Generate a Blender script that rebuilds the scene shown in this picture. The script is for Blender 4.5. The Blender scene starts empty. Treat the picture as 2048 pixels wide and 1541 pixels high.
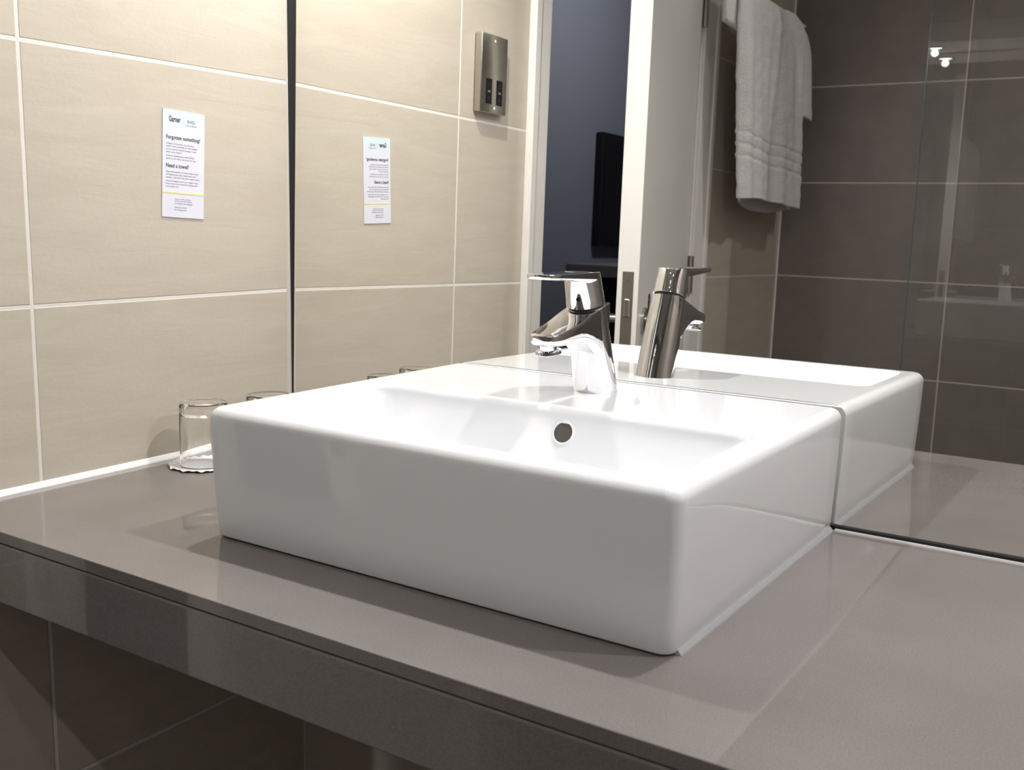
import bpy, bmesh, math, random
from mathutils import Vector, Matrix, noise
random.seed(7)
S = bpy.context.scene
COL = S.collection
PI = math.pi

# ------------------------------------------------------------------ camera
def make_camera():
    yaw, pitch, roll = -0.5785, -0.1637, 0.0221
    cy, sy, cp, sp = math.cos(yaw), math.sin(yaw), math.cos(pitch), math.sin(pitch)
    cr, sr = math.cos(roll), math.sin(roll)
    f = Vector((sy*cp, cy*cp, sp)); r = Vector((cy, -sy, 0)); u = r.cross(f)
    r2 = r*cr + u*sr; u2 = -r*sr + u*cr
    cd = bpy.data.cameras.new('camera'); co = bpy.data.objects.new('camera', cd); COL.objects.link(co)
    m = Matrix((( r2.x, u2.x, -f.x, 1.1248), (r2.y, u2.y, -f.y, -1.0909), (r2.z, u2.z, -f.z, 0.3339), (0, 0, 0, 1)))
    co.matrix_world = m
    cd.sensor_width = 36; cd.lens = 36*2060.36/2048; cd.clip_start = 0.02; cd.clip_end = 50
    cd.dof.use_dof = True; cd.dof.focus_distance = 1.25; cd.dof.aperture_fstop = 13
    S.camera = co
make_camera()

# ------------------------------------------------------------------ world, exposure
W = bpy.data.worlds.new('world'); S.world = W; W.use_nodes = True
W.node_tree.nodes['Background'].inputs[0].default_value = (0.9, 0.95, 1, 1)
W.node_tree.nodes['Background'].inputs[1].default_value = 0.0
S.view_settings.view_transform = 'Standard'; S.view_settings.look = 'None'
S.view_settings.gamma = 1; S.view_settings.use_curve_mapping = False
S.view_settings.exposure = 0.06
S.cycles.use_guiding = False
S.cycles.caustics_reflective = True
S.cycles.sample_clamp_indirect = 12
S.cycles.max_bounces = 14; S.cycles.glossy_bounces = 8; S.cycles.transmission_bounces = 10; S.cycles.diffuse_bounces = 5
S.cycles.use_denoising = True
LAMP_SPOT = 20.5        # watts of each downlight under the pelmet
LAMP_ROOM = 1.8       # watts of each ceiling downlight except the added fill
LAMP_X = (0.229, 0.905, 1.58)
ROOM_LAMPS = ((0.62, -1.2), (1.45, -1.2), (1.15, -1.5))  # last position is an added fill lamp
BEDROOM = 46.0

# ------------------------------------------------------------------ helpers
def tag(o, label=None, cat=None, group=None, kind=None):
    if label: o['label'] = label
    if cat: o['category'] = cat
    if group: o['group'] = group
    if kind: o['kind'] = kind
    return o
def link(name, bm, m, parent=None, smooth=False, ang=None):
    me = bpy.data.meshes.new(name)
    bmesh.ops.recalc_face_normals(bm, faces=bm.faces)
    bm.to_mesh(me); bm.free()
    if smooth:
        for p in me.polygons: p.use_smooth = True
        if ang is not None and hasattr(me, 'set_sharp_from_angle'): me.set_sharp_from_angle(angle=math.radians(ang))
    o = bpy.data.objects.new(name, me); COL.objects.link(o)
    if m is not None:
        for mm in (m if isinstance(m, (list, tuple)) else [m]): me.materials.append(mm)
    if parent is not None:
        o.parent = parent
        o.matrix_parent_inverse = parent.matrix_world.inverted() if False else Matrix.Translation(-parent.location)
    return o
def empty(name, loc):
    e = bpy.data.objects.new(name, None); COL.objects.link(e); e.location = loc; e.empty_display_size = .05; return e
def box(bm, x0, x1, y0, y1, z0, z1, bev=0, seg=2):
    r = bmesh.ops.create_cube(bm, size=1)
    vs = r['verts']
    for v in vs:
        v.co = Vector((x0 if v.co.x < 0 else x1, y0 if v.co.y < 0 else y1, z0 if v.co.z < 0 else z1))
    if bev:
        es = list({e for v in vs for e in v.link_edges})
        bmesh.ops.bevel(bm, geom=es, offset=bev, segments=seg, affect='EDGES', profile=.5)
    return bm
def bx(*a, **k): return box(bmesh.new(), *a, **k)
def loft(bm, rings, cap0=True, cap1=True, closed=True):
    R = [[bm.verts.new(p) for p in r] for r in rings]
    n = len(R[0])
    for a, b in zip(R, R[1:]):
        for i in range(n if closed else n-1):
            j = (i+1) % n
            try: bm.faces.new((a[i], a[j], b[j], b[i]))
            except ValueError: pass
    if cap0: bm.faces.new(R[0][::-1])
    if cap1: bm.faces.new(R[-1])
    return bm
def ring(c, ax, rad, n=32, rx=None):
    ax = Vector(ax).normalized(); t = Vector((1, 0, 0)) if abs(ax.x) < .9 else Vector((0, 1, 0))
    u = (t - ax*t.dot(ax)).normalized(); v = ax.cross(u)
    return [Vector(c) + u*rad*math.cos(2*PI*i/n) + v*rad*math.sin(2*PI*i/n) for i in range(n)]
def tube(bm, pts, rad, n=20, caps=True):
    pts = [Vector(p) for p in pts]; rings = []
    for i, p in enumerate(pts):
        d = (pts[min(i+1, len(pts)-1)] - pts[max(i-1, 0)])
        rings.append(ring(p, d, rad[i] if isinstance(rad, (list, tuple)) else rad, n))
    # keep ring order consistent
    return loft(bm, rings, caps, caps)
def lathe(bm, prof, c, n=48):
    rings = [[Vector((c[0]+r*math.cos(2*PI*i/n), c[1]+r*math.sin(2*PI*i/n), c[2]+z)) for i in range(n)] for r, z in prof]
    return loft(bm, rings, True, True)

# ------------------------------------------------------------------ materials
def nt(name):
    m = bpy.data.materials.new(name); m.use_nodes = True
    t = m.node_tree; b = t.nodes['Principled BSDF']; return m, t, b
def pbr(name, col, rough=.5, metal=0, spec=.5, bump=0, bscale=200, var=0, coat=0, sheen=0):
    m, t, b = nt(name)
    b.inputs['Base Color'].default_value = (*col, 1); b.inputs['Roughness'].default_value = rough
    b.inputs['Metallic'].default_value = metal; b.inputs['Specular IOR Level'].default_value = spec
    b.inputs['Coat Weight'].default_value = coat; b.inputs['Coat Roughness'].default_value = .03
    b.inputs['Sheen Weight'].default_value = sheen
    if bump or var:
        tc = t.nodes.new('ShaderNodeTexCoord'); nz = t.nodes.new('ShaderNodeTexNoise')
        nz.inputs['Scale'].default_value = bscale; nz.inputs['Detail'].default_value = 4
        t.links.new(tc.outputs['Object'], nz.inputs['Vector'])
        if bump:
            bp = t.nodes.new('ShaderNodeBump'); bp.inputs['Strength'].default_value = bump; bp.inputs['Distance'].default_value = .001
            t.links.new(nz.outputs[0], bp.inputs['Height']); t.links.new(bp.outputs[0], b.inputs['Normal'])
        if var:
            mx = t.nodes.new('ShaderNodeMix'); mx.data_type = 'RGBA'
            mx.inputs[6].default_value = (*[c*(1-var) for c in col], 1); mx.inputs[7].default_value = (*[min(1, c*(1+var)) for c in col], 1)
            t.links.new(nz.outputs[0], mx.inputs[0]); t.links.new(mx.outputs[2], b.inputs['Base Color'])
    return m
def tile_mat(name, axis, off, zoff, col, dark, grout, rough=.45, w=.6, h=.3, gw=.0045, streak=True, spec=.5):
    """large-format stone-look tiles; axis 0 = x, 1 = y is the horizontal direction of the wall"""
    m, t, b = nt(name); N = t.nodes.new; L = t.links.new
    tc = N('ShaderNodeTexCoord'); sp = N('ShaderNodeSeparateXYZ'); L(tc.outputs['Object'], sp.inputs[0])
    def M(op, a, bb=None, c=None):
        n = N('ShaderNodeMath'); n.operation = op
        for i, v in enumerate((a, bb, c)):
            if v is None: continue
            if isinstance(v, (int, float)): n.inputs[i].default_value = v
            else: L(v, n.inputs[i])
        return n.outputs[0]
    hc = sp.outputs[axis]; vc = sp.outputs[2] if axis != 2 else sp.outputs[1]
    if axis == 2: hc = sp.outputs[0]
    def dist(c, o, s):
        q = M('DIVIDE', M('SUBTRACT', c, o), s); fr = M('FRACT', M('ADD', q, 1000.0))
        return M('MULTIPLY', M('MINIMUM', fr, M('SUBTRACT', 1.0, fr)), s), M('FLOOR', M('ADD', q, 1000.0))
    dx, ix = dist(hc, off, w); dz, iz = dist(vc, zoff, h)
    d = M('MINIMUM', dx, dz)
    mr = N('ShaderNodeMapRange'); mr.interpolation_type = 'SMOOTHSTEP'
    mr.inputs[1].default_value = gw*.5-.0004; mr.inputs[2].default_value = gw*.5+.0006; L(d, mr.inputs[0])
    tilemask = mr.outputs[0]
    # per tile offset
    cb = N('ShaderNodeCombineXYZ'); L(M('MULTIPLY', ix, 3.7), cb.inputs[0]); L(M('MULTIPLY', iz, 5.3), cb.inputs[1]); L(M('ADD', M('MULTIPLY', ix, 1.9), M('MULTIPLY', iz, 2.3)), cb.inputs[2])
    va = N('ShaderNodeVectorMath'); va.operation = 'ADD'; L(tc.outputs['Object'], va.inputs[0]); L(cb.outputs[0], va.inputs[1])
    mp = N('ShaderNodeMapping'); L(va.outputs[0], mp.inputs[0])
    mp.inputs['Rotation'].default_value = (math.radians(-32), math.radians(28) if axis == 0 else 0, 0)
    mp.inputs['Scale'].default_value = (1.6, 1.6, 9) if streak else (3, 3, 3)
    n1 = N('ShaderNodeTexNoise'); n1.inputs['Scale'].default_value = 3.2; n1.inputs['Detail'].default_value = 9; n1.inputs['Roughness'].default_value = .62; n1.inputs['Distortion'].default_value = .6
    L(mp.outputs[0], n1.inputs['Vector'])
    n2 = N('ShaderNodeTexNoise'); n2.inputs['Scale'].default_value = 170; n2.inputs['Detail'].default_value = 3; L(va.outputs[0], n2.inputs['Vector'])
    n3 = N('ShaderNodeTexNoise'); n3.inputs['Scale'].default_value = 2.2; n3.inputs['Detail'].default_value = 4; L(va.outputs[0], n3.inputs['Vector'])
    r1 = N('ShaderNodeMapRange'); L(n1.outputs[0], r1.inputs[0]); r1.inputs[1].default_value = .38; r1.inputs[2].default_value = .62
    f = M('ADD', M('MULTIPLY', r1.outputs[0], .55), M('ADD', M('MULTIPLY', n2.outputs[0], .2), M('MULTIPLY', n3.outputs[0], .3)))
    mx = N('ShaderNodeMix'); mx.data_type = 'RGBA'; mx.inputs[6].default_value = (*dark, 1); mx.inputs[7].default_value = (*col, 1); L(f, mx.inputs[0])
    mg = N('ShaderNodeMix'); mg.data_type = 'RGBA'; mg.inputs[6].default_value = (*grout, 1); L(mx.outputs[2], mg.inputs[7]); L(tilemask, mg.inputs[0])
    L(mg.outputs[2], b.inputs['Base Color'])
    rr = N('ShaderNodeMapRange'); L(tilemask, rr.inputs[0]); rr.inputs[3].default_value = .8; rr.inputs[4].default_value = rough; L(rr.outputs[0], b.inputs['Roughness'])
    b.inputs['Specular IOR Level'].default_value = spec
    hsum = M('ADD', M('MULTIPLY', tilemask, 1.6), M('ADD', M('MULTIPLY', r1.outputs[0], .30), M('MULTIPLY', n2.outputs[0], .18)))
    bp = N('ShaderNodeBump'); bp.inputs['Strength'].default_value = .55; bp.inputs['Distance'].default_value = .0012
    L(hsum, bp.inputs['Height']); L(bp.outputs[0], b.inputs['Normal'])
    return m
G2 = .2164; TW = .395
M_beige_L = tile_mat('beige_stone_tile_side', 1, -TW, G2, (.56, .505, .42), (.495, .44, .36), (.76, .72, .67))
M_beige_B = tile_mat('beige_stone_tile_back', 0, .6, G2, (.56, .505, .42), (.495, .44, .36), (.76, .72, .67))
M_dark = tile_mat('dark_grey_stone_tile', 0, .5313, G2, (.205, .176, .158), (.165, .141, .126), (.52, .47, .42), rough=.38, streak=False, gw=.004)
M_floor = tile_mat('dark_floor_tile', 2, .3, -.2, (.13, .11, .10), (.09, .08, .07), (.25, .22, .20), rough=.4, w=.6, h=.6, streak=False)
M_paint = pbr('white_gloss_paint', (.78, .76, .72), .3, bump=.05, bscale=90)
M_ceil = pbr('white_ceiling_paint', (.75, .74, .72), .8, bump=.1, bscale=200)
M_blue = pbr('slate_blue_wall_paint', (.15, .155, .19), .75, bump=.1, bscale=180)
M_ceramic = pbr('white_glazed_ceramic', (.83, .845, .87), .06, spec=.5, coat=.3)
M_sealant = pbr('translucent_silicone_sealant', (.36, .37, .38), .2)
M_white_seal = pbr('white_silicone_sealant', (.86, .84, .84), .35)
M_chrome = pbr('polished_chrome', (.86, .86, .88), .035, metal=1)
M_darkhole = pbr('gap_shade_black', (.012, .012, .013), .5)  # near-black painting the shade in gaps, seams and holes; also the socket box
M_steel = pbr('brushed_stainless_steel', (.52, .49, .44), .24, metal=1, bump=.08, bscale=400)
M_satin = pbr('satin_nickel_steel', (.55, .53, .50), .28, metal=1)
M_black = pbr('black_plastic', (.006, .006, .007), .55, spec=.25)
M_tv = pbr('dark_television_screen', (.008, .008, .010), .12)
M_desk = pbr('grey_brown_desk_laminate', (.17, .15, .15), .5)
M_carpet = pbr('grey_bedroom_carpet', (.10, .10, .11), .95)
M_lock = pbr('aged_steel_lock_plate', (.36, .33, .29), .35, metal=1)

def counter_mat():
    m, t, b = nt('grey_polished_quartz'); N = t.nodes.new; L = t.links.new
    tc = N('ShaderNodeTexCoord')
    n2 = N('ShaderNodeTexNoise'); n2.inputs['Scale'].default_value = 700; n2.inputs['Detail'].default_value = 2; L(tc.outputs['Object'], n2.inputs['Vector'])
    n3 = N('ShaderNodeTexNoise'); n3.inputs['Scale'].default_value = 5; n3.inputs['Detail'].default_value = 5; L(tc.outputs['Object'], n3.inputs['Vector'])
    cr = N('ShaderNodeMapRange'); L(n2.outputs[0], cr.inputs[0]); cr.inputs[1].default_value = .3; cr.inputs[2].default_value = .7
    mx = N('ShaderNodeMix'); mx.data_type = 'RGBA'; mx.inputs[6].default_value = (.208, .188, .178, 1); mx.inputs[7].default_value = (.268, .244, .231, 1)
    L(cr.outputs[0], mx.inputs[0])
    m2 = N('ShaderNodeMix'); m2.data_type = 'RGBA'; m2.blend_type = 'MULTIPLY'; m2.inputs[0].default_value = .35; L(mx.outputs[2], m2.inputs[6]); L(n3.outputs[0], m2.inputs[7])
    L(m2.outputs[2], b.inputs['Base Color']); b.inputs['Roughness'].default_value = .055; b.inputs['IOR'].default_value = 1.55
    # faint smears in the polish
    rr = N('ShaderNodeMapRange'); L(n3.outputs[0], rr.inputs[0]); rr.inputs[1].default_value = .35; rr.inputs[2].default_value = .7; rr.inputs[3].default_value = .02; rr.inputs[4].default_value = .055
    L(rr.outputs[0], b.inputs['Roughness'])
    return m
M_counter = counter_mat()
def mirror_mat():
    m, t, b = nt('silvered_mirror_glass')
    b.inputs['Base Color'].default_value = (.93, .93, .912, 1); b.inputs['Metallic'].default_value = 1; b.inputs['Roughness'].default_value = 0
    return m
M_mirror = mirror_mat()
def glass_mat(name, rough=0, col=(1, 1, 1), ior=1.45):
    m, t, b = nt(name); b.inputs['Transmission Weight'].default_value = 1; b.inputs['IOR'].default_value = ior
    b.inputs['Roughness'].default_value = rough; b.inputs['Base Color'].default_value = (*col, 1); return m
M_glass = glass_mat('clear_drinking_glass')
def sheet_glass():
    # thin clear pane: mirror-like Fresnel reflection over straight-through transmission
    m = bpy.data.materials.new('clear_toughened_glass'); m.use_nodes = True; t = m.node_tree; t.nodes.clear(); N = t.nodes.new; L = t.links.new
    o = N('ShaderNodeOutputMaterial'); mx = N('ShaderNodeMixShader'); tr = N('ShaderNodeBsdfTransparent'); gl = N('ShaderNodeBsdfGlossy'); fr = N('ShaderNodeFresnel')
    tr.inputs[0].default_value = (.95, .965, .955, 1); gl.inputs['Roughness'].default_value = 0; gl.inputs[0].default_value = (.95, 1, .97, 1); fr.inputs[0].default_value = 1.5
    a = N('ShaderNodeMath'); a.operation = 'MULTIPLY'; a.inputs[1].default_value = 1.9; a.use_clamp = True; L(fr.outputs[0], a.inputs[0])
    L(a.outputs[0], mx.inputs[0]); L(tr.outputs[0], mx.inputs[1]); L(gl.outputs[0], mx.inputs[2]); L(mx.outputs[0], o.inputs[0]); return m
M_sheet = sheet_glass()
def emit(name, col, s):
    m = bpy.data.materials.new(name); m.use_nodes = True; t = m.node_tree; t.nodes.clear()
    o = t.nodes.new('ShaderNodeOutputMaterial'); e = t.nodes.new('ShaderNodeEmission'); e.inputs[0].default_value = (*col, 1); e.inputs[1].default_value = s
    t.links.new(e.outputs[0], o.inputs[0]); return m
M_bulb = emit('lit_led_lamp_face', (1, .98, .96), 110)
def terry():
    m, t, b = nt('white_terry_cotton'); N = t.nodes.new; L = t.links.new
    tc = N('ShaderNodeTexCoord'); v = N('ShaderNodeTexVoronoi'); v.inputs['Scale'].default_value = 330; L(tc.outputs['Object'], v.inputs['Vector'])
    n = N('ShaderNodeTexNoise'); n.inputs['Scale'].default_value = 60; L(tc.outputs['Object'], n.inputs['Vector'])
    a = N('ShaderNodeMath'); a.operation = 'ADD'; L(v.outputs[0], a.inputs[0]); L(n.outputs[0], a.inputs[1])
    bp = N('ShaderNodeBump'); bp.inputs['Strength'].default_value = .7; bp.inputs['Distance'].default_value = .002; L(a.outputs[0], bp.inputs['Height']); L(bp.outputs[0], b.inputs['Normal'])
    b.inputs['Base Color'].default_value = (.80, .78, .77, 1); b.inputs['Roughness'].default_value = .95; b.inputs['Sheen Weight'].default_value = .3
    b.inputs['Specular IOR Level'].default_value = .1
    return m
M_terry = terry()

# ------------------------------------------------------------------ room shell
FLOOR = -.85; CEIL = 1.55; CEILB = 1.9; XR = 1.95; YB = -2.2142; YF = .036
DO0, DO1, DOH = -.70, -1.462, 1.16      # door opening along y, and its head
WT = .11
bm = bmesh.new()
box(bm, -WT, 0, DO0+.028, YF+.1, FLOOR, CEILB); box(bm, -WT, 0, YB-.1, DO1-.028, FLOOR, CEILB); box(bm, -WT, 0, DO1-.028, DO0+.028, DOH+.028, CEILB)
tag(link('wall_left', bm, M_beige_L), kind='structure')
tag(link('wall_front', bx(0, XR+.1, YF, YF+.1, FLOOR, CEIL), M_beige_B), kind='structure')
tag(link('wall_back', bx(0, XR+.1, YB-.1, YB, FLOOR, CEIL), M_dark), kind='structure')
tag(link('wall_right', bx(XR, XR+.1, YB, YF, FLOOR, CEIL), tile_mat('dark_grey_stone_tile_side', 1, -.395, G2, (.205, .176, .158), (.165, .141, .126), (.52, .47, .42), rough=.38, streak=False, gw=.004)), kind='structure')
tag(link('floor', bx(0, XR, YB, YF, FLOOR-.1, FLOOR), M_floor), kind='structure')
tag(link('ceiling', bx(0, XR+.1, YB-.1, YF+.1, CEIL, CEIL+.1), M_ceil), kind='structure')
# bedroom beyond the doorway
BX = -1.6
tag(link('wall_bedroom', bx(BX-.1, BX, -7.0, .6, FLOOR, CEILB), M_blue), kind='structure')
tag(link('wall_bedroom_near', bx(BX, -WT, .5, .6, FLOOR, CEILB), M_blue), kind='structure')
tag(link('wall_bedroom_far', bx(BX, -WT+3, -7.0, -6.9, FLOOR, CEILB), M_blue), kind='structure')
tag(link('floor_bedroom', bx(BX, -WT, -7, .6, FLOOR-.1, FLOOR), M_carpet), kind='structure')
tag(link('ceiling_bedroom', bx(BX-.1, -WT, -7, .6, CEILB, CEILB+.1), M_ceil), kind='structure')

# corner bead between the two tiled walls, and the sealant along the worktop
tag(link('trim_1', bx(0, .004, YB, YB+.004, FLOOR, CEIL), M_white_seal), kind='structure')
bm = bmesh.new()
loft(bm, [[Vector((0, y, .0065)), Vector((.0022, y, .0055)), Vector((.0055, y, .0018)), Vector((.0062, y, 0)), Vector((0, y, 0))] for y in (-.5224, .012)])
tag(link('trim_2', bm, M_white_seal), kind='structure')

# door lining and architraves
bm = bmesh.new()
box(bm, -WT-.004, .004, DO0, DO0+.028, FLOOR, DOH+.028); box(bm, -WT-.004, .004, DO1-.028, DO1, FLOOR, DOH+.028); box(bm, -WT-.004, .004, DO1, DO0, DOH, DOH+.028)
tag(link('trim_3', bm, M_paint), kind='structure')
bm = bmesh.new()
for a, b in ((DO0+.012, DO0+.078), (DO1-.104, DO1-.012)):
    box(bm, 0, .012, a, b, FLOOR, DOH+.078, bev=.002)
    q = (b-.022, b) if a > -1 else (a, a+.022)
    box(bm, .010, .017, q[0], q[1], FLOOR, DOH+.078, bev=.003)
box(bm, 0, .012, DO1-.012, DO0+.012, DOH+.012, DOH+.078, bev=.002)
tag(link('trim_4', bm, M_paint), kind='structure')
bm = bmesh.new()      # door stop
box(bm, -.062, -.046, DO0-.014, DO0, FLOOR, DOH); box(bm, -.062, -.046, DO1, DO1+.014, FLOOR, DOH)
tag(link('trim_5', bm, M_paint), kind='structure')

# door leaf, standing ajar into the bathroom
TH = math.asin(.2047/.75)
D_ = empty('door_1', (0.0, -1.455, FLOOR+.008)); tag(D_, kind='structure')
dirw = Vector((math.sin(TH), math.cos(TH), 0)); dirn = Vector((math.cos(TH), -math.sin(TH), 0)); o0 = Vector((.005, -1.457, 0))
def dmap(bm):
    for v in bm.verts: v.co = o0 + dirw*v.co.x + dirn*v.co.y + Vector((0, 0, v.co.z))
    return bm
DW = .750; DT = .044
link('door_leaf', dmap(bx(.004, DW, -DT, 0, FLOOR+.008, DOH-.004, bev=.0015)), M_paint, D_)
lp = link('lock_plate', dmap(bx(DW-.0005, DW+.0012, .011-DT, .034-DT, .005, .247, bev=.0004)), M_lock, D_)
tag(lp, 'steel lock face plate on the door edge')
link('latch_bolt', dmap(bx(DW, DW+.007, .017-DT, .029-DT, .155, .192, bev=.002)), M_steel, lp)
link('dead_bolt', dmap(bx(DW, DW+.003, .017-DT, .029-DT, .045, .088, bev=.001)), M_steel, lp)
bm = bmesh.new(); 
for z in (.229, .022): tube(bm, [(DW+.0005, .0225-DT, z), (DW+.0022, .0225-DT, z)], .0035, 16)
link('plate_screws', dmap(bm), M_steel, lp)
for side in (1, -1):
    yb = 0 if side > 0 else -DT
    h = link('door_handle', dmap(tube(bmesh.new(), [(DW-.073, yb+side*.0, .146), (DW-.073, yb+side*.006, .146), (DW-.073, yb+side*.008, .146)], [.0265, .0265, .024], 40)), M_satin, D_, True, 35)
    tag(h, 'satin steel lever handle on a round rose')
    pts = [(DW-.073, yb+side*.006, .146), (DW-.073, yb+side*.045, .146), (DW-.077, yb+side*.053, .146), (DW-.086, yb+side*.057, .146), (DW-.19, yb+side*.057, .146)]
    link('lever', dmap(tube(bmesh.new(), pts, .0095, 20)), M_satin, h, True, 50)
    link('thumb_turn_rose', dmap(tube(bmesh.new(), [(DW-.073, yb, .07), (DW-.073, yb+side*.007, .07)], .0245, 40)), M_satin, h, True, 35)
    link('thumb_turn', dmap(bx(DW-.082, DW-.064, min(yb, yb+side*.028), max(yb, yb+side*.028), .066, .074, bev=.002)), M_satin, h)
for z0 in (.175, .868, -.62):
    hg = link('door_hinge', bx(.006, .018, -1.468, -1.452, z0-.05+.05, z0+.10), M_steel, D_)
    bm = bmesh.new(); tube(bm, [(.012, -1.464, z0), (.012, -1.464, z0+.1)], .0075, 16)
    bpy.data.objects.remove(hg)
    hg = link('door_hinge', bm, M_steel, D_, True, 40); tag(hg, 'steel hinge knuckle at the jamb')
    link('hinge_leaf', dmap(bx(-.004, .004, -.030, .002, z0, z0+.1)), M_steel, hg)

# television and desk in the bedroom
T = empty('television', (BX+.02, -4.45, .28)); tag(T, 'dark flat television on the blue bedroom wall seen through the doorway', 'television')
link('tv_housing', bx(BX+.004, BX+.05, -5.05, -3.88, .28, .89, bev=.006), M_black, T)
link('tv_screen', bx(BX+.05, BX+.052, -5.03, -3.90, .30, .87), M_tv, T)
K = empty('desk', (BX+.25, -4.5, FLOOR)); tag(K, 'grey brown desk below the television on the blue bedroom wall', 'desk')
link('desk_top', bx(BX+.002, BX+.4, -5.4, -3.62, .12, .185, bev=.004), M_desk, K)
link('desk_shade_side', bx(BX+.002, BX+.38, -3.68, -3.65, FLOOR, .12), M_black, K)  # black colour stands in for the shadow under the desk top
link('desk_shade_back', bx(BX+.002, BX+.03, -5.4, -3.68, FLOOR, .12), M_black, K)  # black sheet painting the shadow below the desk top

# ------------------------------------------------------------------ mirror (very slightly out of plumb)
AX, AZ, YM = .0133, .0055, .0176
def ym(x, z): return YM + AZ*x + AX*z
MR = empty('wall_mirror', (.9, YM+.01, .003)); tag(MR, 'large frameless wall mirror standing behind the white basin and worktop', 'mirror')
x0, x1, z0, z1 = .0050, XR-.004, .0052, 1.094
bm = bmesh.new()
f = [bm.verts.new((x, ym(x, z), z)) for x, z in ((x0, z0), (x1, z0), (x1, z1), (x0, z1))]
b_ = [bm.verts.new((x, YF-.0005, z)) for x, z in ((x0, z0), (x1, z0), (x1, z1), (x0, z1))]
bm.faces.new(f); bm.faces.new(b_[::-1])
for i in range(4): bm.faces.new((f[i], f[(i+1) % 4], b_[(i+1) % 4], b_[i]))
M_edge = pbr('dark_green_glass_edge', (.02, .025, .02), .3)
mo = link('mirror_glass', bm, [M_mirror, M_edge], MR)
for p in mo.data.polygons:
    c = p.center
    p.material_index = 0 if abs(p.normal.y) > .9 and c.y < YF-.001 else 1
bm = bmesh.new(); box(bm, .0002, .0048, YM+.001, YF-.001, .001, 1.09); box(bm, .0002, XR-.004, YM+.001, YF-.001, .001, .0050)
link('edge_gap', bm, M_darkhole, MR)  # dark strips painting the shade in the open gap around the mirror
bm = bmesh.new()
loft(bm, [[Vector((.000, ym(0, z)-.009, z)), Vector((.0008, ym(0, z)-.0085, z)), Vector((.0008, ym(0, z)-.0015, z)), Vector((.0004, ym(0, z)+.001, z)), Vector((.000, ym(0, z)+.001, z))] for z in (.004, 1.09)])
tag(link('edge_sealant', bm, pbr('beige_white_sealant', (.60, .565, .52), .4), MR), 'white sealant bead along the tiled wall')
bm = bmesh.new()
loft(bm, [[Vector((x, ym(x, 0)-.0062, 0)), Vector((x, ym(x, 0)-.0055, .0014)), Vector((x, ym(x, 0)-.003, .0021)), Vector((x, ym(x, 0)-.0005, .0016)), Vector((x, ym(x, 0)-.0005, 0))] for x in (.828, XR)])
tag(link('base_sealant', bm, pbr('grey_white_sealant', (.5, .49, .49), .35), MR), 'white sealant bead along the worktop')

# ------------------------------------------------------------------ worktop
C = empty('worktop', (.97, -.24, -.012)); tag(C, 'polished grey brown stone worktop carrying the white basin', 'worktop')
link('stone_slab', bx(.0005, XR-.0005, -.5224, YF-.0005, -.0125, 0, bev=.0010, seg=2), M_counter, C)
link('apron_panel', bx(.0005, XR-.0005, -.5236, -.503, -.078, -.0136, bev=.0014, seg=2), M_counter, C)
link('apron_joint', bx(.0005, XR-.0005, -.5195, -.505, -.0137, -.0124), M_darkhole, C)

# ------------------------------------------------------------------ basin
bx0, bx1, byf, byb = .3107, .8239, -.3999, .0145
tx0, tx1, tyf = .3066, .8275, -.4055
H = .1365
def rrect(x0, x1, y0, y1, r, z, rb=None, n=7):
    """rounded rectangle, counter-clockwise; rb = radius of the two back corners"""
    rb = r if rb is None else rb; P = []
    for cx, cy, rr, a0 in ((x0+r, y0+r, r, PI), (x1-r, y0+r, r, 1.5*PI), (x1-rb, y1-rb, rb, 0), (x0+rb, y1-rb, rb, .5*PI)):
        for i in range(n): 
            a = a0 + .5*PI*i/(n-1); P.append(Vector((cx+rr*math.cos(a), cy+rr*math.sin(a), z)))
    Q = []
    m = len(P)
    for i in range(m):      # subdivide long edges for even shading
        a, b = P[i], P[(i+1) % m]; Q.append(a)
        if i % n == n-1:
            for k in range(1, 12): Q.append(a.lerp(b, k/12))
    return Q
B = empty('washbasin', (.567, -.19, 0)); tag(B, 'white rectangular ceramic countertop basin on the grey worktop', 'basin')
rings = []
R0 = .013
rings.append(rrect(bx0+.004, bx1-.004, byf+.004, byb-.0, .010, .0012, .002))
rings.append(rrect(bx0+.001, bx1-.001, byf+.001, byb, R0, .0022, .002))
rings.append(rrect(bx0, bx1, byf, byb, R0, .005, .002))
ER = .0125
for k in range(1, 8):
    s = k/7; e = 1-(1-s)**1.6
    z = .005 + (H-ER-.005)*s; g = e
    rings.append(rrect(bx0+(tx0-bx0)*g, bx1+(tx1-bx1)*g, byf+(tyf-byf)*g, byb, R0, z, .002))
for k in range(1, 9):
    a = .5*PI*k/8; ins = ER*(1-math.cos(a)); z = H-ER+ER*math.sin(a)
    rings.append(rrect(tx0+ins, tx1-ins, tyf+ins, byb-(.0012 if k > 5 else 0), max(R0-ins*.6, .004), z, .002))
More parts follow.
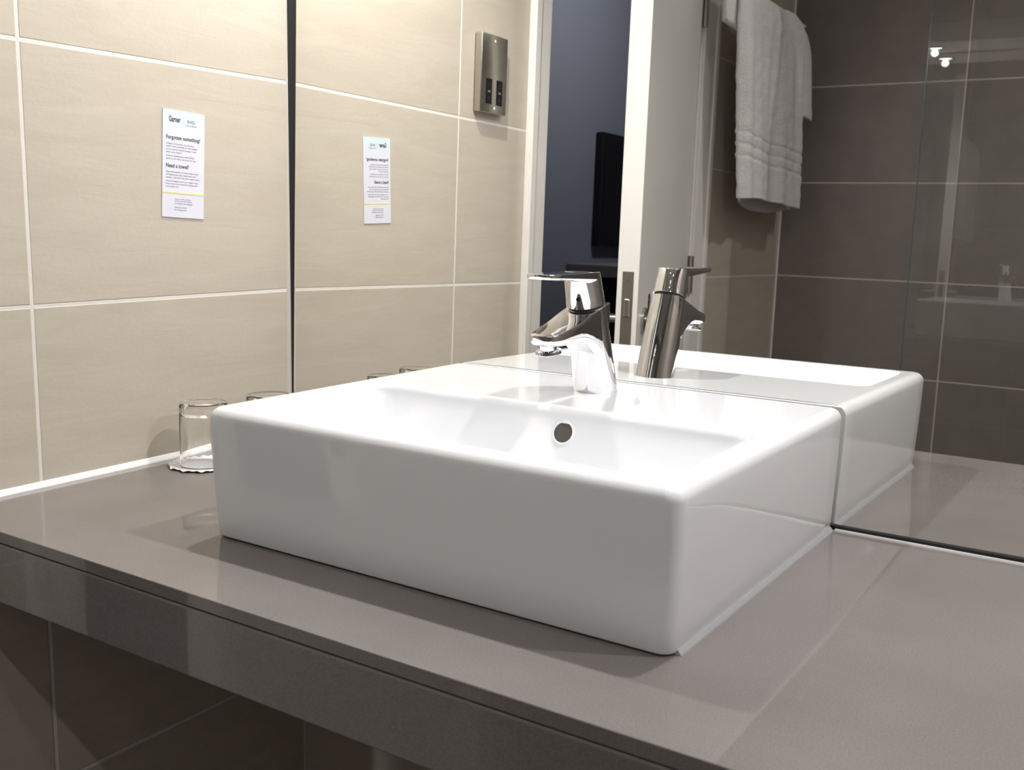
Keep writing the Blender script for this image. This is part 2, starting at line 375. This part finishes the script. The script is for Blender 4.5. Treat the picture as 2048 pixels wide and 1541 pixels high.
# deck to bowl opening
ix0, ix1, iyf, iyb, ir = .3295, .8045, -.3835, -.166, .024
rings.append(rrect(tx0+ER+.0015, tx1-ER-.0015, tyf+ER+.0015, byb-.0025, .004, H, .002))
ir_r = .010
rings.append(rrect(ix0-.001, ix1+.001, iyf-.0005, iyb+.001, ir+.001, H, None))
for k in range(0, 8):
    a = .5*PI*k/7; ins = ir_r*math.sin(a)*.55; z = H - ir_r*(1-math.cos(a))
    rings.append(rrect(ix0+ins, ix1-ins, iyf+ins, iyb-ins*1.3, ir, z))
ins0 = ir_r*.55
DEP = .105
for k in range(1, 9):
    s = k/8; ins = ins0 + .030*s; z = H-ir_r-(DEP-ir_r-.016)*s
    rings.append(rrect(ix0+ins*1.0, ix1-ins, iyf+ins, iyb-ins*1.05, ir+.012*s, z))
fx = ins
for k in range(1, 7):
    a = .5*PI*k/6; ins = fx + .022*math.sin(a)*1.0+.004*k; z = H-DEP+.016*(1-math.sin(a))
    rings.append(rrect(ix0+ins, ix1-ins, iyf+ins, iyb-ins*1.05, ir+.016, z))
cx, cyy = .567, -.275
last = rings[-1]
rings.append([Vector((cx+(p.x-cx)*.5, cyy+(p.y-cyy)*.5, H-DEP-.002)) for p in last])
rings.append([Vector((cx+(p.x-cx)*.08, cyy+(p.y-cyy)*.12, H-DEP-.0035)) for p in last])
bm = loft(bmesh.new(), rings, True, True)
bowl = link('basin_body', bm, M_ceramic, B, True, 38)
# drain
dr = link('drain', lathe(bmesh.new(), [(.0, H-DEP-.0033), (.031, H-DEP-.0033), (.031, H-DEP-.0015), (.028, H-DEP-.0005), (.022, H-DEP-.0012), (.0, H-DEP-.0012)][1:], (cx, cyy, 0)), M_chrome, B, True, 30)
# overflow in the back wall of the bowl
def backwall_y(z):       # y of the bowl's back wall at height z
    s = (H-ir_r-z)/(DEP-ir_r-.016); return iyb-(ins0+.030*s)*1.05
ox, oz = .594, .1105
sl = (backwall_y(oz+.01)-backwall_y(oz-.01))/.02
nrm = Vector((0, -1, sl)).normalized()
oc = Vector((ox, backwall_y(oz), oz))
t1 = Vector((1, 0, 0)); t2 = nrm.cross(t1).normalized()
def disc_ring(c, r, off, n=40): return [c + nrm*off + t1*r*math.cos(2*PI*i/n) + t2*r*math.sin(2*PI*i/n) for i in range(n)]
ov = link('overflow', loft(bmesh.new(), [disc_ring(oc, .0128, -.002), disc_ring(oc, .0128, .0006), disc_ring(oc, .0118, .0014), disc_ring(oc, .0108, .0006), disc_ring(oc, .0108, -.001)], True, False), M_ceramic, B, True, 50)
M_over = pbr('shaded_overflow_bore', (.085, .075, .065), .55, bump=.5, bscale=900, var=.5)
tag(link('overflow_opening', loft(bmesh.new(), [disc_ring(oc, .0110, -.0006), disc_ring(oc, .0110, .0004)], True, True), M_over, ov), 'dark round overflow opening')
# sealant along the right side and the front of the basin foot
bm = bmesh.new()
loft(bm, [[Vector((bx1-.002, y, 0)), Vector((bx1+.0036, y, 0)), Vector((bx1+.0030, y, .0012)), Vector((bx1+.0006, y, .0042)), Vector((bx1-.002, y, .0042))] for y in (byf+.012, YM-.004)])
tag(link('foot_sealant', bm, M_sealant, B), 'clear sealant bead along the basin foot')

# ------------------------------------------------------------------ tap
FX, FY = .565, -.057
TP = empty('basin_mixer_tap', (FX, FY, H)); tag(TP, 'chrome single lever mixer tap on the back ledge of the white basin', 'tap')
lean = .30
ax = Vector((0, -lean, 1)).normalized()
def axp(h): return Vector((FX, FY - lean*h - .0*h, H + h))
bm = bmesh.new(); rs = []
N_ = 48
HT = .0985
for k in range(0, 15):
    s = k/14; h = HT*s
    a = Vector((0, -lean*min(1, s*1.3), 1)).normalized()
    tilt = a if s > .02 else Vector((0, 0, 1))
    r = .0252 - .0030*s
    rs.append(ring(axp(h), tilt, r, N_))
rs.insert(0, ring(axp(0)+Vector((0, 0, -.0002)), (0, 0, 1), .0250, N_))
rs.append(ring(axp(HT)+ax*.0010, ax, .0208, N_))
loft(bm, rs)
# spout: sections running forward, flat top, rounded belly
def spsec(y, zt, zb, hw, rt, rbm, n=6):
    P = []
    rbm = min(rbm, (zt-zb)*.5-.0002, hw*.95); rt = min(rt, (zt-zb)*.4)
    for cxx, cz, rr, a0 in ((FX+hw-rt, zt-rt, rt, 0), (FX-hw+rt, zt-rt, rt, .5*PI), (FX-hw+rbm, zb+rbm, rbm, PI), (FX+hw-rbm, zb+rbm, rbm, 1.5*PI)):
        for i in range(n):
            a = a0+.5*PI*i/(n-1); P.append(Vector((cxx+rr*math.cos(a), y, cz+rr*math.sin(a))))
    return P
secs = []
for y, zt, zb, hw in ((-.070, .2400, .165, .0215), (-.084, .2362, .176, .0216), (-.095, .2330, .1850, .0214), (-.106, .2300, .1915, .0210), (-.118, .2262, .1955, .0206), (-.130, .2222, .1972, .0202), (-.142, .2185, .1977, .0198), (-.154, .2158, .1980, .0193), (-.164, .2134, .1982, .0186), (-.171, .2120, .1986, .0174), (-.1765, .2110, .1992, .0156), (-.1800, .2103, .2002, .0130), (-.1822, .2098, .2018, .0095)):
    secs.append(spsec(y, zt, zb, hw, .0018, .013))
loft(bm, secs)
link('tap_body', bm, M_chrome, TP, True, 40)
# aerator
a2 = Vector((0, .16, -1)).normalized(); ac = Vector((FX, -.1655, .2000))
ar = link('aerator', loft(bmesh.new(), [ring(ac, a2, .0098, 40), ring(ac+a2*.0055, a2, .0098, 40), ring(ac+a2*.0064, a2, .0138, 40), ring(ac+a2*.0094, a2, .0142, 40), ring(ac+a2*.0102, a2, .0134, 40)]), M_chrome, TP, True, 35)
tag(link('aerator_screen', loft(bmesh.new(), [ring(ac+a2*.0096, a2, .0122, 32), ring(ac+a2*.0107, a2, .0122, 32)]), pbr('grey_mesh_insert', (.35, .38, .42), .35, metal=.6, bump=.6, bscale=1500), ar), 'grey mesh insert')
# lever cap and lever plate
bm = bmesh.new()
c0 = axp(HT)
rs = [ring(c0+ax*.0034, ax, .0205, N_), ring(c0+ax*.0040, ax, .0218, N_)]
zc = .2738
for k in range(1, 11):
    s = k/10; rr = .0216-.0016*s; h2 = HT + .004 + (zc-H-HT-.004)*s
    nn = ax.lerp(Vector((0, 0, 1)), s**2).normalized()
    rs.append(ring(Vector((FX, FY-lean*h2, H+h2)), nn, rr, N_))
tc_ = Vector((FX, FY-lean*h2, H+h2))
rs.append(ring(tc_+Vector((0, 0, .0004)), (0, 0, 1), rr-.0007, N_))
loft(bm, rs)
def platesec(y, zt, th, hw, n=5):
    P = []; rt = .0008
    rb_ = th*.48
    for cxx, cz, a0, q in ((FX+hw-rt, zt-rt, 0, rt), (FX-hw+rt, zt-rt, .5*PI, rt), (FX-hw+rb_, zt-th+rb_, PI, rb_), (FX+hw-rb_, zt-th+rb_, 1.5*PI, rb_)):
        for i in range(n):
            a = a0+.5*PI*i/(n-1); P.append(Vector((cxx+q*math.cos(a), y, cz+q*math.sin(a))))
    return P
secs = []
yb_, yt_ = tc_.y, -.1945
for k in range(0, 27):
    s = k/26; y = yb_+(yt_-yb_)*s
    zt = .27425 - .0004*math.sin(PI*s)
    th = .0125*(1-s)**1.5+.0052*(1-(1-s)**1.5)
    w = .0203 - .0022*s
    if s > .82: w = w*math.sqrt(max(.05, 1-((s-.82)/.18)**2)); 
    if s > .94: th *= 1-.55*((s-.94)/.06)
    secs.append(platesec(y, zt, min(th, w*1.9), max(w, .002)))
loft(bm, secs)
lv = link('lever_handle', bm, M_chrome, TP, True, 40)
link('seam_shade', loft(bmesh.new(), [ring(c0+ax*.0004, ax, .0198, 40), ring(c0+ax*.0040, ax, .0198, 40)]), M_darkhole, lv)  # dark inner stem painting the shadow in the seam
ic = c0 + ax*.014 + Vector((.004, -.0206, -.004))
tag(link('indicator_dot', loft(bmesh.new(), [ring(ic, (0.12, -1, -.1), .0024, 20), ring(ic+Vector((0.0, -.0012, 0)), (0.12, -1, -.1), .0022, 20)]), M_black, lv), 'small dark indicator dot')

# ------------------------------------------------------------------ tumblers and paper coaster
GH = .083
def tumbler(name, x, y, z, label):
    t = empty(name, (x, y, z)); tag(t, label, 'glass', 'upturned drinking glasses beside the basin')
    r0, r1 = .0312, .0305
    prof = [(r0, 0), (r0, .004), (r1, GH-.004), (r1-.0008, GH-.0012), (r1-.003, GH), (.004, GH-.0006)]
    inner = [(.004, GH-.0135), (r1-.006, GH-.0135), (r1-.0022, GH-.0165), (r0-.0016, .004), (r0-.0014, .0006)]
    bm = bmesh.new()
    n = 56
    rings = [[Vector((x+r*math.cos(2*PI*i/n), y+r*math.sin(2*PI*i/n), z+h)) for i in range(n)] for r, h in prof]
    R = [[bm.verts.new(p) for p in q] for q in rings]
    RI = [[bm.verts.new((x+r*math.cos(2*PI*i/n), y+r*math.sin(2*PI*i/n), z+h)) for i in range(n)] for r, h in inner]
    def br(a, b):
        for i in range(n): bm.faces.new((a[i], a[(i+1) % n], b[(i+1) % n], b[i]))
    for a, b in zip(R, R[1:]): br(a, b)
    bm.faces.new(R[-1])
    for a, b in zip(RI, RI[1:]): br(a, b)
    bm.faces.new(RI[0][::-1]); br(RI[-1], R[0])
    link('glass_wall', bm, M_glass, t, True, 35)
    return t
tumbler('drinking_glass', .067, -.206, .0019, 'clear upturned glass on the white scalloped paper coaster')
tumbler('drinking_glass', .083, -.106, .0003, 'clear upturned glass half hidden behind the basin, nearer the mirror')
bm = bmesh.new(); n = 192; rings = []
def dr_(r, z, sc): return [Vector((.067+(r+sc*(abs(math.sin(12*PI*i/n))-.5))*math.cos(2*PI*i/n), -.206+(r+sc*(abs(math.sin(12*PI*i/n))-.5))*math.sin(2*PI*i/n), z+(.0016*math.sin(12*2*PI*i/n)**2 if sc else 0))) for i in range(n)]
rings = [dr_(.005, .0010, 0), dr_(.036, .0010, 0), dr_(.0445, .0022, .0042), dr_(.0445, .0028, .0042), dr_(.036, .0018, 0), dr_(.005, .0018, 0)]
loft(bm, rings)
for v in bm.verts: v.co.z = max(v.co.z-.0006, .0003)
tag(link('paper_coaster', bm, pbr('white_embossed_paper', (.88, .87, .87), .8, bump=.3, bscale=900), None, True, 30), 'white scalloped paper coaster under the left drinking glass', 'coaster')

# ------------------------------------------------------------------ notice card on the tiles
ca = math.radians(2.72); cc = Vector((.0006, -.1722, .3892)); CW, CH = .0675, .1376
up_ = Vector((0, math.sin(ca), math.cos(ca))); ri_ = Vector((0, math.cos(ca), -math.sin(ca)))
def cpt(u, v, d=0): return cc + ri_*(u-CW/2) + up_*(CH/2-v) + Vector((d, 0, 0))
CD = empty('notice_card', cc); tag(CD, 'narrow white printed notice card stuck on the beige tiles left of the mirror', 'notice')
def card_mat():
    m, t, b = nt('printed_card'); N = t.nodes.new; L = t.links.new
    tc = N('ShaderNodeTexCoord'); sp = N('ShaderNodeSeparateXYZ'); L(tc.outputs['Object'], sp.inputs[0])
    mr = N('ShaderNodeMapRange'); L(sp.outputs[2], mr.inputs[0]); mr.inputs[1].default_value = .425; mr.inputs[2].default_value = .458
    mx = N('ShaderNodeMix'); mx.data_type = 'RGBA'; mx.inputs[6].default_value = (.72, .72, .81, 1); mx.inputs[7].default_value = (.62, .76, .78, 1); L(mr.outputs[0], mx.inputs[0]); L(mx.outputs[2], b.inputs['Base Color']); b.inputs['Roughness'].default_value = .45
    return m
bm = bmesh.new()
fr = [cpt(0, 0, .0006), cpt(CW, 0, .0006), cpt(CW, CH, .0006), cpt(0, CH, .0006)]
bk = [p-Vector((.001, 0, 0)) for p in fr]
loft(bm, [bk, fr])
link('card_sheet', bm, card_mat(), CD)
bm = bmesh.new()
fr = [cpt(.0002, .1040, .0009), cpt(CW-.0002, .1052, .0009), cpt(CW-.0002, .1074, .0009), cpt(.0002, .1062, .0009)]
fr = [cpt(.0002, .1046, .0009), cpt(CW-.0002, .1046, .0009), cpt(CW-.0002, .1066, .0009), cpt(.0002, .1066, .0009)]
loft(bm, [[p-Vector((.0004, 0, 0)) for p in fr], fr])
tag(link('yellow_rule', bm, pbr('yellow_print', (.78, .74, .26), .5), CD), 'pale yellow printed rule')
M_ink = pbr('dark_grey_ink', (.035, .035, .045), .6); M_ink2 = pbr('mid_grey_ink', (.09, .09, .11), .6)
def text_mesh(s, size, sx=1.0, off=0.0):
    cu = bpy.data.curves.new('t', 'FONT'); cu.body = s; cu.size = size; cu.offset = off; cu.resolution_u = 3
    o = bpy.data.objects.new('t', cu); COL.objects.link(o)
    dg = bpy.context.evaluated_depsgraph_get(); me = bpy.data.meshes.new_from_object(o.evaluated_get(dg))
    bm = bmesh.new(); bm.from_mesh(me); bpy.data.objects.remove(o); bpy.data.curves.remove(cu); bpy.data.meshes.remove(me)
    for v in bm.verts: v.co.x *= sx
    return bm
def put_text(lines, name, mat, lab=None):
    out = bmesh.new()
    for s, u, v, size, width, off in lines:
        b1 = text_mesh(s, size, 1, off)
        w = max((q.co.x for q in b1.verts), default=1)
        k = width/w
        for q in b1.verts: q.co = cpt(u+q.co.x*k, v-q.co.y, .0008)
        me = bpy.data.meshes.new('x'); b1.to_mesh(me); b1.free(); out.from_mesh(me); bpy.data.meshes.remove(me)
    o = link(name, out, mat, CD)
    if lab: tag(o, lab)
    return o
put_text([('Garner', .0095, .0150, .0100, .0185, .00022)], 'brand_wordmark', M_ink, 'bold dark wordmark at the card top')
put_text([('|', .0330, .0155, .0095, .0004, 0), ('IHG', .0385, .0145, .0062, .0125, 0), ('HOTELS & RESORTS', .0355, .0182, .0022, .0190, 0)], 'group_wordmark', M_ink2)
put_text([('Forgotten something?', .0052, .0372, .0070, .0550, .00012)], 'heading', M_ink, 'dark printed heading about forgotten items')
put_text([('Need a towel?', .0052, .0735, .0074, .0365, .00012)], 'heading', M_ink, 'dark printed heading about towels')
small = [('It happens to the best of us all, guests', .0440), ('needn\'t worry, essentials are now available', .0475), ('and our team at reception is happy to help', .0512), ('when you need it', .0548),
         ('If there\'s anything you need, please', .0595), ('speak to our team, we\'re here for you', .0632),
         ('Enjoy the benefit of a fresh clean towel', .0800), ('throughout your stay, simply leave used', .0836), ('towels in the bath and we\'ll replace them', .0872),
         ('If you\'re happy to use yours again today', .0918), ('hang it up, so we know it\'s staying with', .0953), ('you another day', .0988)]
wd = {.0440: .0450, .0475: .0495, .0512: .0480, .0548: .0250, .0595: .0450, .0632: .0480, .0800: .0520, .0836: .0480, .0872: .0540, .0918: .0520, .0953: .0510, .0988: .0200}
put_text([(s, .0054, v, .0028, wd[v], 0) for s, v in small], 'body_text', M_ink2)
put_text([(s, .0195, v, .0026, w, 0) for s, v, w in (('Scan or visit us online', .1145, .0260), ('to find out more about', .1172, .0280), ('our green stay pledges', .1202, .0290), ('Thank you kindly', .1252, .0190), ('for reusing towels', .1284, .0195))], 'footer_text', M_ink2)

# ------------------------------------------------------------------ shaver socket
py0, py1, pz0, pz1, pt_ = -.5235, -.438, .532, .672, .0171
SK = empty('shaver_socket', (0, -.481, .532)); tag(SK, 'brushed steel shaver socket with two black outlets, beside the door frame', 'socket')
link('back_box', bx(.0003, pt_-.004, py0+.002, py1-.0015, pz0+.002, pz1-.002, bev=.001), M_darkhole, SK)
link('face_plate', bx(.0015, pt_, py0, py1, pz0, pz1, bev=.0022, seg=3), M_steel, SK, True, 40)
for a, b in ((-.4735, -.4535), (-.5080, -.4885)):
    o = link('outlet', bx(pt_-.001, pt_+.0006, a, b, .5475, .5930, bev=.0007), M_black, SK)
    m_ = (a+b)/2
    bm = bmesh.new(); box(bm, pt_+.0004, pt_+.0012, m_-.0035, m_+.0035, .5685, .5715)
    link('outlet_mark', bm, M_satin, o)
    bm = bmesh.new()
    for zz in (.5575, .5830): tube(bm, [(pt_+.0004, m_, zz), (pt_+.0010, m_, zz)], .0032, 16)
    link('outlet_hole', bm, M_darkhole, o)
for y, z in ((-.479, .6610), (-.482, .5415)):
    link('plate_screw', tube(bmesh.new(), [(pt_-.0005, y, z), (pt_+.0009, y, z)], .0026, 16), M_chrome, SK, True, 40)

# ------------------------------------------------------------------ lighting pelmet with downlights over the mirror
PE = empty('lighting_pelmet', (.97, -.08, 1.1)); tag(PE, 'white boxed lighting pelmet above the mirror, seen reflected in the shower glass', 'pelmet')
link('pelmet_box', bx(.0005, XR-.0005, -.190, YF-.0005, 1.1, 1.172, bev=.002), M_ceil, PE)
def lamp(name, x, y, z, watts, spread, blend, label, grp, rad=.015, col=(1, .975, .95)):
    L_ = empty(name, (x, y, z)); tag(L_, label, 'lamp', grp)
    link('bezel', loft(bmesh.new(), [ring((x, y, z+.001), (0, 0, 1), .040, 40), ring((x, y, z-.003), (0, 0, 1), .039, 40), ring((x, y, z-.004), (0, 0, 1), .034, 40), ring((x, y, z-.0005), (0, 0, 1), .027, 40)], True, True), M_chrome, L_, True, 35)
    link('lamp_face', loft(bmesh.new(), [ring((x, y, z-.0004), (0, 0, 1), .0250, 32), ring((x, y, z-.0012), (0, 0, 1), .0250, 32)]), M_bulb, L_, True)
    ld = bpy.data.lights.new(name+'_light', 'SPOT'); ld.energy = watts; ld.spot_size = math.radians(spread); ld.spot_blend = blend; ld.shadow_soft_size = rad; ld.color = col
    lo = bpy.data.objects.new(name+'_light', ld); COL.objects.link(lo); lo.parent = L_; lo.location = (0, 0, -.018)
    return L_
lab_ = ('round downlight in the pelmet nearest the beige wall', 'round downlight in the pelmet over the right end of the basin', 'round downlight in the pelmet at the far right')
for x, l in zip(LAMP_X, lab_): lamp('downlight', x, -.08, 1.1, LAMP_SPOT, 172, .70, l, 'downlights in the mirror pelmet')
for (x, y), l in zip(ROOM_LAMPS, ('round ceiling downlight in front of the basin', 'round ceiling downlight nearer the right wall', 'added fill downlight just in front of the glass shower screen')):
    lamp('ceiling_downlight', x, y, CEIL, LAMP_ROOM if y > -1.45 else 19.0, 160, .9, l, 'bathroom ceiling downlights', .016)  # the strongest is an unseen fill added to lift door, towel and basin front
# unseen lamp added to light the blue bedroom wall
BL = empty('bedroom_fill_lamp', (-.5, -3.4, CEILB)); tag(BL, 'added unseen lamp that lights the bedroom beyond the door', 'lamp')
link('lamp_bowl', lathe(bmesh.new(), [(.12, 0), (.12, -.02), (.10, -.05), (.05, -.065), (.01, -.067)], (-.5, -3.4, CEILB)), M_paint, BL, True)
ld = bpy.data.lights.new('bedroom_light', 'POINT'); ld.energy = BEDROOM; ld.shadow_soft_size = .03; ld.color = (.93, .95, 1)
lo = bpy.data.objects.new('bedroom_light', ld); COL.objects.link(lo); lo.parent = BL; lo.location = (0, 0, -.1)

# ------------------------------------------------------------------ towel rail and bath towel
RY0, RY1, RX, RZ = -1.625, -2.08, .085, .962
TR = empty('towel_rail', (0, -1.87, RZ)); tag(TR, 'chrome towel rail on the beige wall beyond the door, holding the white towel', 'towel rail')
link('rail_bar', tube(bmesh.new(), [(RX, RY0, RZ), (RX, RY1, RZ)], .008, 20), M_chrome, TR, True, 50)
for y in (RY0+.015, RY1-.0):
    link('bracket', tube(bmesh.new(), [(.0, y, RZ), (.006, y, RZ), (.0065, y, RZ), (RX, y, RZ)], [.022, .022, .008, .008], 24), M_chrome, TR, True, 40)
def sheet(bm, fn, nu, nv):
    V = [[bm.verts.new(fn(i/(nu-1), j/(nv-1))) for j in range(nv)] for i in range(nu)]
    for i in range(nu-1):
        for j in range(nv-1): bm.faces.new((V[i][j], V[i+1][j], V[i+1][j+1], V[i][j+1]))
def lerp(a, b, t): return a+(b-a)*t
def interp(tab, z):
    for (a, va), (b, vb) in zip(tab, tab[1:]):
        if (a-z)*(b-z) <= 0: return lerp(va, vb, (z-a)/(b-a) if a != b else 0)
    return tab[0][1] if abs(z-tab[0][0]) < abs(z-tab[-1][0]) else tab[-1][1]
YL = [(.98, -1.49), (.88, -1.475), (.757, -1.480), (.6, -1.505), (.43, -1.535)]
YR = [(.98, -1.99), (.9, -2.00), (.677, -2.018), (.6, -2.035), (.43, -2.052)]
def front(u, v):
    # v: 0 at the bar top, 1 at the hem
    top, hem = RZ+.016, .432 + .006*math.sin(u*5)
    z = lerp(top, hem, v)
    y = lerp(interp(YL, z), interp(YR, z), u)
    d = min(v*8, 1)
    fold = .010*math.sin(u*9.5+.6) + .006*math.sin(u*21+v*1.5) + .003*math.sin(u*37-v*2)
    x = RX + .028*math.sqrt(max(0, 1-(1-d)**2)) + fold*min(1, v*3)*(.6+.4*v)
    # woven bands above the hem
    for zb in (.545, .575, .605): x -= .0035*math.exp(-((z-zb+.02*u)/.004)**2)
    x += .002*noise.noise(Vector((u*14, v*22, 3)))
    if u < .04: x -= .02*(1-u/.04)
    if u > .96: x -= .02*(u-.96)/.04
    return Vector((x, y, z))
def back(u, v):
    top = RZ+.016; hem = lerp(.428, .430, u) - .022*math.sin(PI*u)
    z = lerp(top, hem, v); y = lerp(interp(YL, z)-.10, interp(YR, z)-.075, u)
    d = min(v*8, 1)
    x = RX - .015*math.sqrt(max(0, 1-(1-d)**2)) - .022*v*math.sin(PI*u)**.7 + .010*v + .003*math.sin(u*11+2)*v
    if v > .9: y += (v-.9)*10*lerp(.03, .02, u)
    return Vector((max(x, .02), y, z))
def overl(u, v):      # second fold of the towel, to the right, ending higher
    top, hem = RZ+.017, lerp(.708, .700, u)
    z = lerp(top, hem, v)
    yr = interp([(1.1, -2.03), (.975, -2.035), (.93, -2.065), (.85, -2.085), (.75, -2.11), (.72, -2.125), (.6, -2.13)], z)
    y = lerp(-1.86, yr, u)
    x = RX + .016*min(1, v*10) + .006*math.sin(u*PI)*(1-v) + .004*math.sin(u*8+v*2)*v
    return Vector((x, y, z - .050*max(0, (u-.3)/.7)**2*(1-v)))
def leftf(u, v):      # short corner flopping over at the left
    top, hem = RZ+.03, lerp(.878, .868, u)
    z = lerp(top, hem-.012*math.sin(PI*u), v)
    return Vector((.058+.022*math.sin(PI*u)+.01*v, lerp(-1.452, -1.59, u)+.03*(1-v)*(0), z))
TWL = empty('bath_towel', (RX, -1.8, .43)); tag(TWL, 'white terry bath towel hanging over the rail beyond the door', 'towel')
def cloth(name, parts, th):
    bm = bmesh.new()
    for f_, nu, nv in parts: sheet(bm, f_, nu, nv)
    bmesh.ops.recalc_face_normals(bm, faces=bm.faces)
    o = link(name, bm, M_terry, TWL, True)
    s = o.modifiers.new('s', 'SOLIDIFY'); s.thickness = th; s.offset = 0; return o
cloth('front_drop', [(front, 90, 130)], .007)
cloth('rear_drop', [(back, 50, 60)], .007)
cloth('side_fold', [(overl, 30, 50)], .016)
cloth('corner_fold', [(leftf, 20, 16)], .016)

# ------------------------------------------------------------------ glass shower screen
GS = empty('shower_screen', (1.2, -1.66, FLOOR)); tag(GS, 'clear frameless glass shower screen in front of the dark tiled wall', 'shower screen')
bm = bmesh.new()
vs = [bm.verts.new(p) for p in ((.533, -1.66, FLOOR+.012), (XR-.002, -1.66, FLOOR+.012), (XR-.002, -1.66, 1.25), (.533, -1.66, 1.25))]; bm.faces.new(vs)
link('glass_pane', bm, M_sheet, GS)
link('pane_edge', bx(.5315, .5335, -1.664, -1.656, FLOOR+.012, 1.25), pbr('green_tinted_glass_edge', (.10, .12, .11), .2), GS)
link('floor_channel', bx(.53, XR-.001, -1.668, -1.652, FLOOR, FLOOR+.014, bev=.001), M_chrome, GS)
